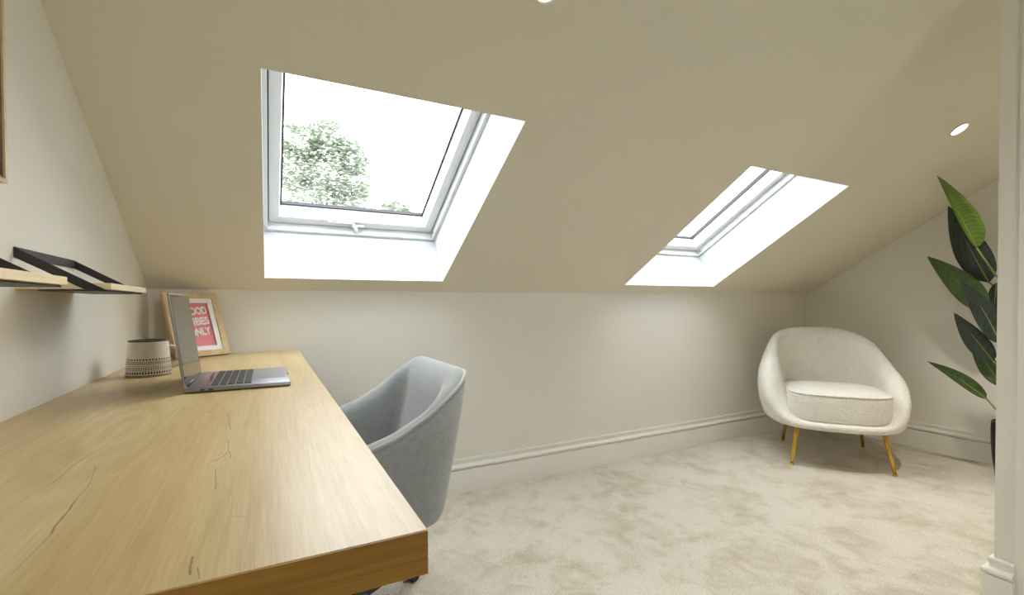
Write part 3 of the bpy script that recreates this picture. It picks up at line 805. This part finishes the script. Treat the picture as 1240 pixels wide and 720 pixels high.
# loose cushion
def cush(t, k):
    s, c = math.sin(t), math.cos(t)
    e = 3.6
    x = math.copysign(abs(s) ** (2 / e), s) * .262; y = math.copysign(abs(c) ** (2 / e), c) * .262
    return Vector((x * k, -.055 + y * k, 0))
bm = bmesh.new(); rings = []
CZ0, CZ1 = .264, .425
cp = [(.90, 0), (.965, .006), (.992, .02), (1.0, .05), (1.0, .11), (.995, .142), (.98, .156), (.955, .161), (.90, .167), (.75, .177), (.5, .184), (.25, .187)]
for i in range(80):
    t = math.tau * i / 80
    rings.append([bm.verts.new(cush(t, k) + Vector((0, 0, CZ0 + z))) for k, z in cp])
for i in range(80):
    q, w = rings[i], rings[(i + 1) % 80]
    for k in range(len(cp) - 1): bm.faces.new((q[k], w[k], w[k + 1], q[k + 1]))
bm.faces.new([r_[0] for r_ in rings]); bm.faces.new([r_[-1] for r_ in rings][::-1])
cu = link('seat_cushion', bm, M['boucle'], ac, smooth=True, local=True)
bm = bmesh.new(); pp = [cush(math.tau * i / 80, .985) + Vector((0, 0, CZ0 + .158)) for i in range(81)]; tube(bm, pp, .0045, 8, False); link('piping', bm, M['boucle'], cu, smooth=True, local=True)
for (tx, ty), (bx, by) in (((-.215, -.235), (-.250, -.277)), ((.205, -.235), (.242, -.278)), ((-.20, .235), (-.227, .268)), ((.20, .235), (.235, .284))):
    bm = bmesh.new(); a = Vector((tx, ty, ZA + .004)); b_ = Vector((bx, by, .006))
    tube(bm, [a, a.lerp(b_, .5), b_], [.0150, .0118, .0085], 16); lg = link('leg', bm, M['brass'], ac, smooth=True, local=True)
    bm = bmesh.new(); lathe(bm, [(0, .0005), (.0125, .0005), (.0130, .004), (.010, .008), (0, .009)], 16, (bx, by, 0)); link('foot_cap', bm, M['brass'], lg, smooth=True, local=True)

# ------------------------------------------------------------------ tall potted plant
PC = Vector((3.90, -1.28, 0))
pl = empty('potted_plant', PC); tag(pl, 'tall leafy plant in a black pot, half hidden behind the partition', 'plant')
bm = bmesh.new(); lathe(bm, [(0, .0006), (.080, .0006), (.092, .012), (.104, .10), (.111, .20), (.112, .27), (.110, .312), (.103, .312), (.103, .275), (0, .275)], 48); link('pot', bm, M['pot'], pl, smooth=False, local=True)
sharp(pl.children[0], 40)
bm = bmesh.new(); lathe(bm, [(0, .287), (.06, .284), (.1025, .2765), (.1025, .2755), (0, .2755)], 32); link('soil', bm, M['soil'], pl, local=True)
TR = [Vector((3.90, -1.28, .28)), Vector((3.905, -1.272, .55)), Vector((3.915, -1.262, .80)), Vector((3.93, -1.235, 1.0))]
bm = bmesh.new(); tube(bm, TR, [.016, .014, .012, .008], 10); link('stem', bm, M['stem'], pl, smooth=True)
def leaf(tip, base, wl_, wr_, mat, root_pt, curl=.03, bend=.02, twist=0.0, petiole_r=.0055):
    tip, base = Vector(tip), Vector(base); ax = tip - base; ln = ax.length; ax.normalize()
    view = ((tip + base) / 2 - CAM).normalized()
    sidev = view.cross(ax).normalized(); nrm = sidev.cross(ax).normalized()      # sidev: right of the axis as seen
    sidev = (Matrix.Rotation(twist, 3, ax) @ sidev); nrm = Matrix.Rotation(twist, 3, ax) @ nrm
    bm = bmesh.new(); N = 18; rows = []; mid = []
    for i in range(N + 1):
        t = i / N
        prof_ = (math.sin(math.pi * min(1, t ** .72)) ** .8) * (1 - .25 * t) if 0 < t < 1 else 0
        c = base + ax * ln * t + sidev * bend * math.sin(math.pi * t) - nrm * (.02 * math.sin(math.pi * t))
        mid.append(c)
        row = []
        for k in (-1, -.66, -.33, 0, .33, .66, 1):
            wv = (wl_ if k < 0 else wr_) * prof_ * 1.08
            wave = .004 * math.sin(t * 23 + k * 2) * abs(k) * prof_
            row.append(bm.verts.new(c + sidev * k * wv + nrm * (curl * k * k * prof_ * (wl_ if k < 0 else wr_) / .05 * .5 + wave)))
        rows.append(row)
    for q, w in zip(rows, rows[1:]):
        for k in range(6):
            bm.faces.new((q[k], q[k + 1], w[k + 1], w[k]))
    bmesh.ops.remove_doubles(bm, verts=bm.verts[:], dist=1e-5)
    bmesh.ops.dissolve_degenerate(bm, dist=1e-6, edges=bm.edges[:])
    bmesh.ops.recalc_face_normals(bm, faces=bm.faces[:])
    geo = bmesh.ops.solidify(bm, geom=bm.faces[:], thickness=.0008)
    lf = link('leaf', bm, mat, pl, smooth=True)
    bm = bmesh.new(); tube(bm, [c - nrm * .0012 for c in mid[:-1]], [.0042 - .0034 * i / N for i in range(N)], 6); link('midrib', bm, M['midrib'], lf, smooth=True)
    bm = bmesh.new(); rp = Vector(root_pt); md = (base + rp) / 2 + Vector((0, 0, -.02))
    tube(bm, [base, base.lerp(md, .6), md, md.lerp(rp, .6), rp], [.0038, petiole_r * .8, petiole_r, petiole_r, petiole_r * 1.1], 8); link('petiole', bm, M['stem'], pl, smooth=True)
leaf((3.45, -1.087, 1.600), (3.72, -1.158, 1.232), .016, .066, M['leaf_bright'], TR[3], .05, .004)
leaf((3.90, -.972, 1.507), (3.97, -1.129, 1.058), .075, .075, M['leaf_dark'], TR[3], .03, -.004)
leaf((3.80, -.915, 1.217), (3.90, -1.139, .902), .062, .070, M['leaf_mid'], TR[2], .03, .01)
leaf((3.66, -1.108, 1.075), (3.80, -1.230, .732), .050, .050, M['leaf_dark'], TR[2], .02, .012)
leaf((3.72, -1.066, .894), (3.84, -1.190, .634), .054, .046, M['leaf_dark'], TR[1], .02, .0)
leaf((3.85, -1.090, .740), (3.88, -1.215, .500), .045, .045, M['leaf_mid'], TR[1], .02, .0)
leaf((3.78, -.927, .610), (3.88, -1.153, .421), .026, .040, M['leaf_mid'], TR[0], .04, .012)
leaf((3.95, -1.150, .815), (3.95, -1.165, 1.055), .030, .03, M['leaf_dark'], TR[3], .02, .0)
leaf((4.00, -1.42, 1.45), (3.96, -1.29, 1.05), .06, .06, M['leaf_mid'], TR[3], .03, .0)
leaf((3.85, -1.52, 1.10), (3.93, -1.32, .80), .06, .06, M['leaf_dark'], TR[2], .03, .0)

# ------------------------------------------------------------------ garden outside
bm = bmesh.new(); box(bm, (-60, -80, -5.6), (80, 90, -5.5)); tag(link('ground', bm, M['grass']), 'garden lawn far below the roof windows', kind='structure')
def tree(c, blobs, trunk_base, n, label, seed):
    rnd = random.Random(seed); c = Vector(c)
    root = empty('tree', trunk_base); tag(root, label, 'tree', 'trees outside the roof window')
    bm = bmesh.new()
    for bx, by, bz, br, k in blobs:
        bc = c + Vector((bx, by, bz))
        for _ in range(int(n * k)):
            while True:
                p = Vector((rnd.uniform(-1, 1), rnd.uniform(-1, 1), rnd.uniform(-1, 1)))
                if p.length < 1 and (p.length > .45 or rnd.random() < .25): break
            q = bc + p * br
            if noise.noise(q * 1.6) < -.17: continue
            s = rnd.uniform(.07, .15)
            rot = Matrix.Rotation(rnd.uniform(0, 6.28), 3, 'Z') @ Matrix.Rotation(rnd.uniform(-1.2, 1.2), 3, 'X')
            pts_ = [Vector((-s, 0, 0)), Vector((0, -s * .5, .01)), Vector((s * 1.2, 0, 0)), Vector((0, s * .5, .01))]
            bm.faces.new([bm.verts.new(q + rot @ w) for w in pts_])
    me = bpy.data.meshes.new('crown'); bm.to_mesh(me); bm.free(); me.materials.append(M['foliage'])
    o = bpy.data.objects.new('crown', me); col.objects.link(o); me.transform(world_of(root).inverted()); o.parent = root; o['kind'] = 'stuff'
    bm = bmesh.new(); tb = Vector(trunk_base)
    tube(bm, [tb, tb.lerp(c, .5), c], [.22, .12, .05], 10)
    for bx, by, bz, br, k in blobs: tube(bm, [tb.lerp(c, .75), c + Vector((bx, by, bz)) * .6, c + Vector((bx, by, bz))], [.05, .03, .012], 6)
    link('trunk', bm, M['bark'], root, smooth=True)
tree((3.30, 24.6, 7.9), [(-1.2, 0, 1.4, 1.1, .16), (.2, 0, 1.7, 1.15, .18), (1.1, -.3, .9, 1.05, .15), (-1.6, .3, .1, 1.2, .15), (0, 0, 0, 1.5, .2), (1.4, 0, -.4, 1.0, .14), (-.6, 0, -1.5, 1.5, .2), (1.2, .2, -1.9, 1.2, .16)], (3.3, 24.6, -5.5), 14000, 'large leafy tree filling the left of the first roof window', 3)
tree((6.5, 23.0, 5.6), [(0, 0, .3, .75, .2), (.6, 0, -.2, .7, .2), (-.6, 0, -.4, .6, .15)], (6.5, 23.0, -5.5), 6000, 'small treetop at the lower right of the first roof window', 8)
